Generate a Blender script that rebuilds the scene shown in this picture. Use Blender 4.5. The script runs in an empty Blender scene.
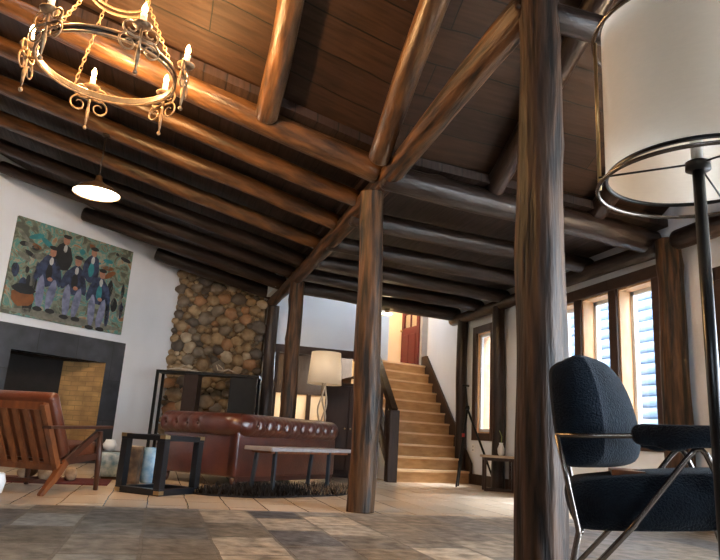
import bpy, bmesh, math, random
from mathutils import Vector, Matrix, noise as mnoise
C = bpy.context.scene.collection
PI = math.pi
def V(*a): return Vector(a)

# ---------------------------------------------------------------- materials
M = {}
def mat(name, col, rough=.6, metal=0., var=.15, scale=6., bump=.0, bscale=60., stretch=(1, 1, 1), col2=None, spec=.5, sheen=0, coat=0, rp=(.32, .68)):
    m = bpy.data.materials.new(name); m.use_nodes = True
    nt = m.node_tree; N = nt.nodes; L = nt.links; b = N['Principled BSDF']
    b.inputs['Roughness'].default_value = rough; b.inputs['Metallic'].default_value = metal
    b.inputs['Specular IOR Level'].default_value = spec
    if sheen: b.inputs['Sheen Weight'].default_value = sheen
    if coat: b.inputs['Coat Weight'].default_value = coat; b.inputs['Coat Roughness'].default_value = .2
    tc = N.new('ShaderNodeTexCoord'); mp = N.new('ShaderNodeMapping'); mp.inputs['Scale'].default_value = stretch
    L.new(tc.outputs['Object'], mp.inputs['Vector'])
    nz = N.new('ShaderNodeTexNoise'); nz.inputs['Scale'].default_value = scale; nz.inputs['Detail'].default_value = 8
    L.new(mp.outputs[0], nz.inputs['Vector'])
    r = N.new('ShaderNodeValToRGB')
    c2 = col2 or tuple(c * (1 - 2 * var) for c in col)
    r.color_ramp.elements[0].position = rp[0]; r.color_ramp.elements[1].position = rp[1]
    r.color_ramp.elements[0].color = (*c2, 1); r.color_ramp.elements[1].color = (*col, 1)
    L.new(nz.outputs['Fac'], r.inputs['Fac']); L.new(r.outputs['Color'], b.inputs['Base Color'])
    if bump:
        n2 = N.new('ShaderNodeTexNoise'); n2.inputs['Scale'].default_value = bscale; n2.inputs['Detail'].default_value = 4
        L.new(mp.outputs[0], n2.inputs['Vector'])
        bp = N.new('ShaderNodeBump'); bp.inputs['Strength'].default_value = bump; bp.inputs['Distance'].default_value = .02
        L.new(n2.outputs['Fac'], bp.inputs['Height']); L.new(bp.outputs[0], b.inputs['Normal'])
    M[name] = m
    return m
def emit(name, col, s):
    m = bpy.data.materials.new(name); m.use_nodes = True; b = m.node_tree.nodes['Principled BSDF']
    b.inputs['Base Color'].default_value = (*col, 1)
    b.inputs['Emission Color'].default_value = (*col, 1); b.inputs['Emission Strength'].default_value = s
    M[name] = m
def tiles(name, ramp, bw, bh, mortar, mcol, rough=.4, bump=.5, offset=.5, rot=0., swap=None, nscale=5., nmix=.45, stretchn=(1, 1, 1), msmooth=.1, spec=.5, squash=1.):
    """brick pattern in object space: every unit gets its own tone from a ramp; swap picks the plane (xy, xz, yz)"""
    m = bpy.data.materials.new(name); m.use_nodes = True
    nt = m.node_tree; N = nt.nodes; L = nt.links; b = N['Principled BSDF']
    b.inputs['Specular IOR Level'].default_value = spec
    tc = N.new('ShaderNodeTexCoord'); src = tc.outputs['Object']
    if swap:
        s = N.new('ShaderNodeSeparateXYZ'); c = N.new('ShaderNodeCombineXYZ'); L.new(src, s.inputs[0])
        ax = {'x': 0, 'y': 1, 'z': 2}
        L.new(s.outputs[ax[swap[0]]], c.inputs[0]); L.new(s.outputs[ax[swap[1]]], c.inputs[1]); src = c.outputs[0]
    mp = N.new('ShaderNodeMapping'); mp.inputs['Rotation'].default_value = (0, 0, rot); L.new(src, mp.inputs['Vector'])
    wn = N.new('ShaderNodeTexNoise'); wn.inputs['Scale'].default_value = 3.; L.new(mp.outputs[0], wn.inputs['Vector'])
    vm = N.new('ShaderNodeVectorMath'); vm.operation = 'MULTIPLY_ADD'; vm.inputs[1].default_value = (.03, .03, 0)
    L.new(wn.outputs['Color'], vm.inputs[0]); L.new(mp.outputs[0], vm.inputs[2])
    br = N.new('ShaderNodeTexBrick'); br.offset = offset; br.squash = squash; br.squash_frequency = 3
    for k, v in (('Scale', 1.), ('Brick Width', bw), ('Row Height', bh), ('Mortar Size', mortar), ('Mortar Smooth', msmooth), ('Bias', 0.)):
        br.inputs[k].default_value = v
    br.inputs['Color1'].default_value = (0, 0, 0, 1); br.inputs['Color2'].default_value = (1, 1, 1, 1); br.inputs['Mortar'].default_value = (.5, .5, .5, 1)
    L.new(vm.outputs[0], br.inputs['Vector'])
    r = N.new('ShaderNodeValToRGB'); e = r.color_ramp.elements
    for i, c in enumerate(ramp):
        p = i / (len(ramp) - 1)
        if i == 0: e[0].color = (*c, 1)
        elif i == len(ramp) - 1: e[-1].color = (*c, 1)
        else: e.new(p).color = (*c, 1)
    e[0].position = 0
    L.new(br.outputs['Color'], r.inputs['Fac'])
    mp2 = N.new('ShaderNodeMapping'); mp2.inputs['Scale'].default_value = stretchn; L.new(mp.outputs[0], mp2.inputs['Vector'])
    nz = N.new('ShaderNodeTexNoise'); nz.inputs['Scale'].default_value = nscale; nz.inputs['Detail'].default_value = 6
    L.new(mp2.outputs[0], nz.inputs['Vector'])
    nr = N.new('ShaderNodeMapRange'); nr.inputs[1].default_value = .3; nr.inputs[2].default_value = .7
    nr.inputs[3].default_value = 1 - nmix; nr.inputs[4].default_value = 1 + nmix * .4; L.new(nz.outputs['Fac'], nr.inputs[0])
    mul = N.new('ShaderNodeVectorMath'); mul.operation = 'SCALE'; L.new(r.outputs['Color'], mul.inputs[0]); L.new(nr.outputs[0], mul.inputs['Scale'])
    mx = N.new('ShaderNodeMix'); mx.data_type = 'RGBA'; L.new(br.outputs['Fac'], mx.inputs['Factor'])
    L.new(mul.outputs[0], mx.inputs['A']); mx.inputs['B'].default_value = (*mcol, 1)
    L.new(mx.outputs['Result'], b.inputs['Base Color'])
    rr = N.new('ShaderNodeMapRange'); rr.inputs[3].default_value = rough + .12; rr.inputs[4].default_value = rough - .1
    L.new(nz.outputs['Fac'], rr.inputs[0]); L.new(rr.outputs[0], b.inputs['Roughness'])
    ad = N.new('ShaderNodeMath'); ad.operation = 'MULTIPLY_ADD'; ad.inputs[1].default_value = -1.5; L.new(br.outputs['Fac'], ad.inputs[0]); L.new(nz.outputs['Fac'], ad.inputs[2])
    bp = N.new('ShaderNodeBump'); bp.inputs['Strength'].default_value = bump; bp.inputs['Distance'].default_value = .012
    L.new(ad.outputs[0], bp.inputs['Height']); L.new(bp.outputs[0], b.inputs['Normal'])
    M[name] = m

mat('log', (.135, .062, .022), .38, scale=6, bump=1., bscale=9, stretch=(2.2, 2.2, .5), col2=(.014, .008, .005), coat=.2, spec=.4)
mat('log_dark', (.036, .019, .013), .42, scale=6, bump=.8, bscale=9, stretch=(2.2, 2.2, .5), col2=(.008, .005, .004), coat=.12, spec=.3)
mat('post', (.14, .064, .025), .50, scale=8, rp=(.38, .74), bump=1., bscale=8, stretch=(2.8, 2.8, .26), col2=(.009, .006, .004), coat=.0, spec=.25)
tiles('boards_x', [(.037, .018, .0095), (.025, .0125, .0078), (.046, .022, .011)], 3.6, .27, .006, (.004, .003, .002), .55, .5, stretchn=(.6, 8, 1), nscale=4, spec=.2)
tiles('boards_y', [(.030, .017, .013), (.022, .013, .010), (.038, .021, .016)], 3.2, .2, .007, (.004, .003, .003), .5, .5, rot=PI / 2, stretchn=(.6, 8, 1), nscale=4, spec=.3)
tiles('slate_floor', [(.045, .05, .06), (.38, .30, .215), (.11, .11, .115), (.48, .385, .28), (.075, .08, .095), (.25, .19, .135), (.15, .125, .10), (.36, .34, .31)], .55, .36, .010, (.16, .13, .10), .42, 1., rot=PI / 2, nscale=10, nmix=.62, squash=.8, spec=.3)
tiles('plank_floor', [(.76, .61, .46), (.68, .53, .39), (.82, .68, .53)], .62, .3, .005, (.30, .22, .15), .20, .05, rot=PI / 2, stretchn=(.5, 5, 1), nscale=3, nmix=.16)
mat('plaster', (.74, .775, .82), .85, var=.03, scale=2, bump=.12, bscale=25)
mat('cream', (.85, .70, .50), .8, var=.04, scale=2)
tiles('slate', [(.035, .038, .045), (.055, .06, .07), (.045, .047, .055)], .62, .62, .005, (.02, .02, .022), .45, .4, swap='xz', nscale=4, nmix=.5)
tiles('firebrick', [(.58, .34, .13), (.52, .30, .115), (.63, .38, .15)], .23, .075, .004, (.30, .18, .08), .8, .5, swap='yz', nscale=4)
mat('soot', (.022, .018, .016), .9, scale=5, bump=.3, bscale=20)
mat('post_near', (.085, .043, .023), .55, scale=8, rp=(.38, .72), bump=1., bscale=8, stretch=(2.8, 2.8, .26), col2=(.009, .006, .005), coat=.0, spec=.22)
mat('dark_trim', (.036, .018, .011), .45, scale=8, bump=.2, bscale=14, stretch=(3, 3, .5), spec=.35)
mat('brown_trim', (.055, .027, .016), .5, scale=8, bump=.2, bscale=14, stretch=(3, 1, 3), spec=.35)
mat('pine', (.72, .46, .25), .5, scale=5, stretch=(3, 3, .6), col2=(.58, .34, .17), bump=.08, bscale=12)
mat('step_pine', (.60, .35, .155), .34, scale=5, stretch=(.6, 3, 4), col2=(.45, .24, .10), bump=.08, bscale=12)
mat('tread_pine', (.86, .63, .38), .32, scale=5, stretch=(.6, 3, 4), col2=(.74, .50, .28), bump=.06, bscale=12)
mat('iron', (.045, .036, .03), .38, .7, scale=20, bump=.2)
mat('aged_iron', (.34, .23, .13), .42, .35, scale=20, bump=.3, col2=(.16, .10, .06))
mat('black_steel', (.008, .009, .010), .45, 0., scale=10, spec=.2)
mat('steel_tube', (.22, .19, .17), .25, .9, scale=10)
mat('bronze', (.16, .10, .055), .4, .7, scale=10)
mat('brass', (.55, .40, .20), .3, .9, scale=12)
mat('candle', (.9, .82, .65), .5, var=.05)
mat('leather', (.095, .025, .013), .28, scale=5, bump=.18, bscale=70, col2=(.05, .012, .008), coat=.35)
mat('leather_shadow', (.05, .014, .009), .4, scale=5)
mat('tan_leather', (.15, .042, .016), .32, scale=5, bump=.18, bscale=60, col2=(.085, .022, .009))
mat('teak', (.22, .070, .020), .36, scale=6, stretch=(3, 3, .5), col2=(.11, .032, .011))
mat('dark_teak', (.06, .020, .010), .38, scale=6, stretch=(3, 3, .5))
mat('plush', (.006, .011, .018), .95, scale=14, bump=.6, bscale=150, sheen=.08, spec=.1, col2=(.003, .005, .009))
mat('shade', (.70, .60, .48), .85, var=.03, scale=40, bump=.08, bscale=200, stretch=(1, 1, 4))
mat('lamp_black', (.015, .015, .016), .3, .4, scale=8)
mat('bench_top', (.34, .31, .31), .35, scale=6, stretch=(4, 1, 1), col2=(.24, .21, .21), bump=.1)
mat('blue_steel', (.07, .09, .11), .3, .7, scale=8)
mat('light_top', (.50, .38, .26), .45, scale=5)
mat('mortar', (.17, .12, .07), .9, scale=20, bump=.4)
for i, (a, b_) in enumerate((((.34, .25, .145), (.17, .115, .062)), ((.42, .31, .18), (.22, .15, .08)), ((.24, .20, .15), (.12, .095, .07)), ((.40, .23, .12), (.22, .12, .06)), ((.13, .11, .09), (.07, .058, .048)), ((.52, .43, .31), (.30, .24, .16)))):
    mat('stone%d' % i, a, .65, scale=7, bump=.35, bscale=25, col2=b_)
mat('driftwood', (.55, .45, .34), .7, scale=12)
mat('brown_panel', (.030, .014, .009), .5, scale=6, spec=.25)
mat('black_lacquer', (.007, .009, .012), .28, 0., scale=10, spec=.5)
mat('bark', (.13, .085, .05), .85, scale=9, bump=1., bscale=14, col2=(.016, .011, .008))
mat('blue_glaze', (.10, .22, .36), .25, scale=14, col2=(.25, .38, .5))
mat('print_blue', (.50, .62, .72), .8, scale=14, col2=(.10, .22, .34))
mat('ceramic', (.75, .78, .80), .3, var=.05)
mat('red_rug', (.10, .012, .012), .95, scale=30, bump=.4)
mat('fur', (.022, .016, .013), .8, scale=6, spec=.2, col2=(.009, .007, .006))
mat('fur_tan', (.30, .20, .12), .8, scale=9, spec=.2, col2=(.03, .02, .013))
mat('red_paint', (.11, .003, .010), .35, var=.08)
mat('grey_paint', (.30, .32, .36), .6, var=.08)
mat('siding', (.145, .19, .245), .6, scale=6, stretch=(1, .3, 1), col2=(.115, .155, .21), bump=.15)
mat('chink', (.07, .075, .085), .9)
mat('ground', (.45, .45, .44), .95, scale=2)
mat('cabinet', (.032, .014, .009), .45, scale=6, stretch=(3, 3, .5), spec=.3)
mat('white_plastic', (.8, .8, .78), .4, var=.02)
mat('red_band', (.5, .03, .03), .5)
mat('sash_white', (.75, .80, .84), .5, var=.02)
mat('green_leaf', (.2, .25, .06), .6, scale=10)
mat('firewood', (.42, .29, .18), .8, scale=12, bump=.4, bscale=30, col2=(.2, .13, .08))
emit('flame', (1., .62, .22), 30.)
emit('bulb_warm', (1., .84, .58), 9.)
emit('bulb_small', (1., .72, .35), 12.)
g = bpy.data.materials.new('glass'); g.use_nodes = True; _n = g.node_tree.nodes; _l = g.node_tree.links
_n.remove(_n['Principled BSDF']); _t = _n.new('ShaderNodeBsdfTransparent'); _g = _n.new('ShaderNodeBsdfGlossy'); _g.inputs['Roughness'].default_value = .02
_m = _n.new('ShaderNodeMixShader'); _m.inputs[0].default_value = .06; _l.new(_t.outputs[0], _m.inputs[1]); _l.new(_g.outputs[0], _m.inputs[2])
_l.new(_m.outputs[0], _n['Material Output'].inputs['Surface']); M['glass'] = g

def translucent(name):
    m = M[name]; N = m.node_tree.nodes; L = m.node_tree.links; b = N['Principled BSDF']; t = N.new('ShaderNodeBsdfTranslucent'); t.inputs['Color'].default_value = (.8, .72, .62, 1)
    x = N.new('ShaderNodeMixShader'); x.inputs[0].default_value = .4; L.new(b.outputs[0], x.inputs[1]); L.new(t.outputs[0], x.inputs[2]); L.new(x.outputs[0], N['Material Output'].inputs['Surface'])
translucent('shade')
# painted canvas: loose brush patches of green, teal and rust with dark blue upright strokes
def canvas_material():
    m = bpy.data.materials.new('canvas'); m.use_nodes = True; nt = m.node_tree; N = nt.nodes; L = nt.links; b = N['Principled BSDF']
    b.inputs['Roughness'].default_value = .55
    tc = N.new('ShaderNodeTexCoord'); nz = N.new('ShaderNodeTexNoise'); nz.inputs['Scale'].default_value = 5.; nz.inputs['Detail'].default_value = 8; nz.inputs['Distortion'].default_value = 1.5
    L.new(tc.outputs['Object'], nz.inputs['Vector'])
    r = N.new('ShaderNodeValToRGB'); e = r.color_ramp.elements
    cols = [(0, (.015, .02, .018)), (.40, (.09, .10, .07)), (.48, (.21, .23, .16)), (.54, (.05, .22, .20)), (.60, (.30, .30, .22)), (.68, (.30, .14, .06)), (1, (.45, .42, .33))]
    e[0].color = (*cols[0][1], 1); e[1].color = (*cols[-1][1], 1)
    for p, c in cols[1:-1]: el = e.new(p); el.color = (*c, 1)
    L.new(nz.outputs['Fac'], r.inputs['Fac']); L.new(r.outputs['Color'], b.inputs['Base Color']); M['canvas'] = m
canvas_material()
mat('stroke_navy', (.05, .07, .14), .6, scale=12, col2=(.012, .015, .03))
mat('stroke_slate', (.24, .26, .38), .6, scale=12, col2=(.10, .11, .18))
mat('stroke_dark', (.02, .022, .022), .6, scale=12)
mat('stroke_flesh', (.40, .19, .12), .6, scale=20)
mat('stroke_pale', (.5, .5, .48), .6, scale=20)
mat('stroke_rust', (.22, .08, .02), .6, scale=14)
mat('stroke_teal', (.03, .22, .24), .6, scale=14)
mat('stroke_ground', (.2, .2, .16), .6, scale=14, col2=(.1, .1, .08))

# ---------------------------------------------------------------- mesh helper
class MB:
    def __init__(s): s.bm = bmesh.new(); s.mi = 0; s.mats = []
    def use(s, name):
        if name not in s.mats: s.mats.append(name)
        s.mi = s.mats.index(name); return s
    def _tag(s, faces, smooth):
        for f in faces: f.material_index = s.mi; f.smooth = smooth
    def box(s, c, d, rot=None, bev=0., seg=1, smooth=False):
        vs = bmesh.ops.create_cube(s.bm, size=1.)['verts']
        for v in vs: v.co = Vector((v.co.x * d[0], v.co.y * d[1], v.co.z * d[2]))
        fs = set(f for v in vs for f in v.link_faces)
        if bev:
            r = bmesh.ops.bevel(s.bm, geom=list(set(e for v in vs for e in v.link_edges)), offset=bev, segments=seg, affect='EDGES', profile=.5)
            fs = set(r['faces']) | set(f for f in fs if f.is_valid)
            vs = list(set(v for f in fs for v in f.verts))
            fs = set(f for v in vs for f in v.link_faces)
        mt = Matrix.Translation(Vector(c)) @ (rot.to_4x4() if rot else Matrix.Identity(4))
        for v in vs: v.co = mt @ v.co
        s._tag(fs, smooth or seg > 1); return s
    def b2(s, a, b, bev=0., seg=1): # box from corner to corner
        return s.box([(a[i] + b[i]) / 2 for i in range(3)], [abs(b[i] - a[i]) for i in range(3)], None, bev, seg)
    def rings(s, rings, closed_u=True, cap=True, smooth=True, loop=False):
        R = [[s.bm.verts.new(p) for p in r] for r in rings]; fs = []
        n = len(R[0]); m = len(R)
        for i in range(m if loop else m - 1):
            a, b = R[i], R[(i + 1) % m]
            for j in range(n if closed_u else n - 1):
                k = (j + 1) % n
                try: fs.append(s.bm.faces.new((a[j], a[k], b[k], b[j])))
                except ValueError: pass
        if cap and not loop:
            for r in (R[0][::-1], R[-1]):
                try: f = s.bm.faces.new(r); fs.append(f)
                except ValueError: pass
        s._tag(fs, smooth); return s
    def tube(s, pts, r, seg=8, loop=False, cap=True, sq=None):
        pts = [Vector(p) for p in pts]; n = len(pts); rings = []
        up = None
        for i, p in enumerate(pts):
            if loop: t = (pts[(i + 1) % n] - pts[i - 1]).normalized()
            else: t = (pts[min(i + 1, n - 1)] - pts[max(i - 1, 0)]).normalized()
            if up is None:
                up = Vector((0, 0, 1)) if abs(t.z) < .9 else Vector((1, 0, 0))
            x = t.cross(up).normalized(); y = x.cross(t).normalized(); up = y
            rr = r[i] if isinstance(r, (list, tuple)) else r
            ring = []
            for k in range(seg):
                a = 2 * PI * k / seg + (PI / 4 if sq else 0)
                ring.append(p + x * math.cos(a) * rr * (sq[0] if sq else 1) + y * math.sin(a) * rr * (sq[1] if sq else 1))
            rings.append(ring)
        return s.rings(rings, cap=cap, smooth=not sq, loop=loop)
    def bar(s, a, b, w, h): # rectangular bar
        return s.tube([a, b], .7071, 4, sq=(w, h))
    def lathe(s, prof, c=(0, 0, 0), seg=24, cap=True, smooth=True):
        return s.rings([[Vector((c[0] + r * math.cos(2 * PI * k / seg), c[1] + r * math.sin(2 * PI * k / seg), c[2] + z)) for k in range(seg)] for r, z in prof], cap=cap, smooth=smooth)
    def ball(s, c, r, seg=12, sc=(1, 1, 1)):
        n = max(4, seg // 2)
        rr = [(math.sin(PI * i / n), -math.cos(PI * i / n)) for i in range(n + 1)]
        rr = [(max(a, .02), b) for a, b in rr]
        return s.rings([[Vector((c[0] + r * sc[0] * a * math.cos(2 * PI * k / seg), c[1] + r * sc[1] * a * math.sin(2 * PI * k / seg), c[2] + r * sc[2] * b)) for k in range(seg)] for a, b in rr])
    def prism(s, poly, d): # polygon points in 3D extruded along vector d
        a = [Vector(p) for p in poly]; d = Vector(d)
        return s.rings([a, [p + d for p in a]], smooth=False)
    def build(s, name, m=None, parent=None, loc=None, rot=None):
        bmesh.ops.recalc_face_normals(s.bm, faces=s.bm.faces)
        me = bpy.data.meshes.new(name); s.bm.to_mesh(me); s.bm.free()
        for k in (s.mats or [m]): me.materials.append(M[k])
        o = bpy.data.objects.new(name, me); C.objects.link(o)
        if parent: o.parent = parent
        if loc is not None: o.location = loc
        if rot is not None: o.rotation_euler = rot
        return o
def tag(o, label=None, cat=None, group=None, kind=None):
    for k, v in (('label', label), ('category', cat), ('group', group), ('kind', kind)):
        if v: o[k] = v
    return o
def thing(name, label, cat, loc=(0, 0, 0), rz=0., group=None):
    o = bpy.data.objects.new(name, None); C.objects.link(o); o.empty_display_size = .1
    o.location = loc; o.rotation_euler = (0, 0, rz); return tag(o, label, cat, group)
def struct(o): o['kind'] = 'structure'; return o
def point(name, loc, e, col, r=.03, parent=None):
    l = bpy.data.lights.new(name, 'POINT'); l.energy = e; l.color = col; l.shadow_soft_size = r
    o = bpy.data.objects.new(name, l); C.objects.link(o); o.location = loc
    if parent: o.parent = parent
    return o

def log(name, p0, p1, r0, r1, m, label, cat, seed=0, group=None, flat=0., bend=None, seg=16, wob=.06, knots=5, rnd=1, roll=0.):
    """peeled log from p0 to p1: wandering axis, uneven girth, knots, rounded ends; flat hews it towards a square"""
    rnd_ = random.Random(seed); p0 = Vector(p0); p1 = Vector(p1); L = (p1 - p0).length
    n = max(10, int(L / .12)); rings = []; ns = Vector((seed * 3.7, seed * 1.3, 0))
    kn = [(rnd_.uniform(.08, .92) * L, rnd_.uniform(0, 2 * PI), rnd_.uniform(.10, .22)) for _ in range(knots)]
    zs = [0, .012, .035] + [.035 + (L - .07) * i / n for i in range(1, n)] + [L - .035, L - .012, L]
    for z in zs:
        t = z / L; r = r0 + (r1 - r0) * t
        e = min(z, L - z); cap = 1. if not rnd else (.72 if e < .001 else .9 if e < .02 else 1.)
        cx = (mnoise.noise(Vector((z * .7, 0, 0)) + ns)) * r * .28; cy = (mnoise.noise(Vector((0, z * .7, 9)) + ns)) * r * .28
        if bend: cx += bend[0] * 4 * t * (1 - t); cy += bend[1] * 4 * t * (1 - t)
        ring = []
        for k in range(seg):
            a = 2 * PI * k / seg; w = 1 + wob * 1.6 * mnoise.noise(Vector((math.cos(a) * 1.1, math.sin(a) * 1.1, z * 1.6)) + ns)
            for kz, ka, ks in kn:
                da = (a - ka + PI) % (2 * PI) - PI
                w += ks * math.exp(-((z - kz) / .06) ** 2 - (da / .4) ** 2)
            if flat:
                aa = a + roll
                sqr = 1 / (abs(math.cos(aa)) ** 6 + abs(math.sin(aa)) ** 6) ** (1 / 6)
                w *= 1 + flat * (sqr - 1) - flat * .05
            ring.append(Vector((cx + r * w * cap * math.cos(a), cy + r * w * cap * math.sin(a), z)))
        rings.append(ring)
    o = MB().rings(rings).build(name, m)
    o.location = p0; o.rotation_mode = 'QUATERNION'; o.rotation_quaternion = (p1 - p0).to_track_quat('Z', 'Y')
    return tag(o, label, cat, group)

# ---------------------------------------------------------------- the setting
H = .58                                             # camera height
# floors
struct(MB().b2((-6.2, -5.2, -.12), (4.9, 5.12, 0)).build('floor', 'slate_floor'))
struct(MB().b2((-6.2, 5.12, -.12), (4.9, 11.9, 0)).build('floor_planks', 'plank_floor'))
# right-hand wall with its window openings (inner face X = 4.7)
def wall_strip(name, u0, u1, h, th, holes, m, place):
    mb = MB(); u = u0
    def bx(a, b, z0, z1):
        if b - a > 1e-4 and z1 - z0 > 1e-4: mb.b2((a, 0, z0), (b, th, z1))
    for (a, b, z0, z1) in sorted(holes):
        bx(u, a, 0, h); bx(a, b, 0, z0); bx(a, b, z1, h); u = b
    bx(u, u1, 0, h)
    o = mb.build(name, m); o.location, rz = place; o.rotation_euler = (0, 0, rz)
    return struct(o)
RH = [(5.30, 5.85), (5.98, 6.50), (6.62, 7.10)]
# local x runs along -Y from the far end so that local +y points outside (+X)
def ry(y): return 11.27 - y
holes = [(ry(b), ry(a), .74, 2.36) for a, b in RH] + [(ry(9.2), ry(8.74), .76, 2.31), (ry(3.1), ry(1.3), .06, 2.55), (ry(1.1), ry(-1.2), .06, 2.55), (ry(-1.4), ry(-4.6), .06, 2.55)]
wall_strip('wall_right', 0, ry(-5.2), 6.6, .24, holes, 'plaster', ((4.7, 11.27, 0), -PI / 2))
# fireplace wall, running away to the right at an angle
WP = V(-.635, 11.133, 0); WR = math.atan2(.64, .768)
FX0, FX1, FZ0, FZ1 = -1.93, -.417, .10, 1.487
wall_strip('wall_fireplace', -7.6, 1.0, 6.5, .2, [(FX0, FX1, FZ0, FZ1)], 'plaster', (WP, WR))
struct(MB().b2((-6.25, -5.2, 0), (-6.05, 6.9, 8.6)).build('wall_left', 'brown_trim'))
wall_strip('wall_front', -6.2, 4.9, 4.6, .2, [], 'brown_trim', ((0, -5.2, 0), 0))
struct(MB().b2((-.1, 11.7, 0), (1.7, 11.85, 4.6)).build('wall_chimney', 'plaster'))
wall_strip('wall_back', 1.6, 3.93, 4.6, .14, [(1.86, 3.62, 0, 2.02)], 'plaster', ((0, 11.35, 0), 0))
# loft void above the stairs
struct(MB().b2((1.5, 10.02, 2.86), (4.7, 10.12, 4.6)).build('wall_loft_front', 'plaster'))
struct(MB().b2((1.5, 10.12, 2.86), (1.6, 11.35, 4.6)).build('wall_loft_left', 'plaster'))
struct(MB().b2((3.79, 11.44, 1.6), (3.925, 13.1, 4.6)).build('wall_landing_left', 'cream'))
struct(MB().b2((3.79, 13.1, 1.6), (5.9, 13.24, 4.6)).build('wall_landing_back', 'cream'))
struct(MB().b2((5.8, 11.2, 1.6), (5.94, 13.1, 4.6)).build('wall_landing_right', 'plaster'))
struct(MB().b2((5.02, 12.2, 1.97), (5.8, 12.34, 4.6)).build('wall_landing_partition', 'plaster'))
struct(MB().b2((4.7, 11.13, 1.6), (5.94, 11.26, 4.6)).build('wall_landing_front', 'plaster'))
struct(MB().b2((3.79, 11.3, 1.85), (5.9, 13.1, 1.97)).build('floor_landing', 'step_pine'))
lc = MB()                                          # loft ceiling around its skylight
for a, b in (((1.5, 10.02, 4.55), (3.5, 13.2, 4.7)), ((4.5, 10.02, 4.55), (5.94, 13.2, 4.7)), ((3.5, 11.1, 4.55), (4.5, 13.2, 4.7)), ((3.5, 10.02, 4.55), (4.5, 10.5, 4.7))): lc.b2(a, b)
struct(lc.build('ceiling_loft', 'plaster'))
struct(MB().b2((3.5, 10.5, 4.6), (4.5, 11.1, 4.62)).build('window_skylight', 'glass'))
# ceilings
def slab(name, m, pts, t=.08, face='boards'):
    a = [Vector(p) for p in pts]
    return struct(MB().rings([a, [p + V(0, 0, t) for p in a]], smooth=False).build(name, m))
def zl(x): return 3.09 + .25 * (1.62 - x)            # low ceiling, left bay
def zg(x, y): return (3.10 + .285 * (1.6 - x) if x < 1.6 else 3.10 - .045 * (x - 1.6)) + .53 * (5.2 - y)
slab('ceiling_left', 'boards_y', [(-6.3, 5.05, zl(-6.3)), (1.62, 5.05, zl(1.62)), (1.62, 11.9, zl(1.62)), (-6.3, 11.9, zl(-6.3))])
slab('ceiling_right', 'boards_y', [(1.62, 5.05, 3.03), (4.95, 5.05, 2.84), (4.95, 10.05, 2.84), (1.62, 10.05, 3.03)])
slab('ceiling_gable_left', 'boards_x', [(-6.3, 5.3, zg(-6.3, 5.3)), (1.62, 5.3, zg(1.62, 5.3)), (1.62, -.6, zg(1.62, -.6)), (-6.3, -.6, zg(-6.3, -.6))])
slab('ceiling_gable_right', 'boards_x', [(1.6, 5.3, zg(1.6, 5.3)), (4.95, 5.3, zg(4.95, 5.3)), (4.95, -.6, zg(4.95, -.6)), (1.6, -.6, zg(1.6, -.6))])
slab('ceiling_rear', 'boards_x', [(-6.3, -.62, zg(-6.3, -.6)), (1.6, -.62, zg(1.6, -.6)), (4.95, -.62, zg(4.95, -.6)), (4.95, -5.3, 4.), (1.6, -5.3, 4.), (-6.3, -5.3, 6.)])

# ---------------------------------------------------------------- logs of the roof
GL = 'round logs under the low ceiling left of the post row'
LL = [  # y, z at beam, slope, left end x, radius
    (5.28, 2.97, .285, -6.0, .115, 'thick log along the foot of the sloping ceiling, behind the chandelier'),
    (5.98, 2.96, .262, -6.0, .085, 'slim ceiling log next behind the thick one, its top edge lit by the candles'),
    (6.78, 2.955, .258, -5.7, .09, 'ceiling log the white shaded pendant hangs from'),
    (7.65, 2.95, .247, -4.6, .09, 'ceiling log passing just behind the white shaded pendant'),
    (8.55, 2.945, .243, -3.55, .09, 'ceiling log reaching the white wall at the left edge, above the painting'),
    (9.32, 2.94, .235, -2.55, .09, 'ceiling log with a blunt round end above the painting middle'),
    (10.08, 2.93, .228, -1.52, .11, 'ceiling log with a blunt round end above the painting right corner'),
    (10.95, 2.92, .235, -.42, .115, 'shortest ceiling log, lying right along the top of the stone chimney')]
for i, (y, z, s, xl, r, lab) in enumerate(LL):
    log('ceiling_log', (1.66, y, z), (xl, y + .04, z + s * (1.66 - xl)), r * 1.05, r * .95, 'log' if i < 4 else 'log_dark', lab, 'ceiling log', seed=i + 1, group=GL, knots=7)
GR = 'round logs under the low ceiling right of the post row'
RL = [(5.2, 2.92, 2.71, .125, 'heavy ceiling log at the edge of the high ceiling right of the middle post'),
      (6.25, 2.865, 2.715, .10, 'ceiling log first behind the heavy edge log, ending above the triple window'),
      (7.25, 2.86, 2.71, .10, 'ceiling log second behind the heavy edge log'),
      (8.2, 2.87, 2.71, .10, 'ceiling log third behind the heavy edge log'),
      (9.0, 2.87, 2.71, .10, 'ceiling log just in front of the farthest one by the stairs'),
      (9.85, 2.87, 2.70, .12, 'farthest ceiling log, crossing above the foot of the stairs')]
for i, (y, z0, z1, r, lab) in enumerate(RL):
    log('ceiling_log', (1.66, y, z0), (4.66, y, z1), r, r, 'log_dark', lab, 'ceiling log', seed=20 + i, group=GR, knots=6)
GF = 'sloping rafter logs of the high ceiling'
for i, (x, lab) in enumerate(((.53, 'stout orange-lit rafter log beside the chandelier'), (1.52, 'rafter log coming down to the top of the middle post'),
                              (2.74, 'rafter log seen just left of the near post'), (3.87, 'rafter log half hidden by the drum lampshade'))):
    zf = lambda yy: zg(x, yy) - .10
    log('rafter_log', (x + .03, 5.22 if i != 1 else 5.02, zf(5.22) - .03), (x - .07, -.3, zf(-.3)), .10, .105, 'log' if i < 2 else 'log_dark', lab, 'rafter', seed=40 + i, group=GF, knots=9)
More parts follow.
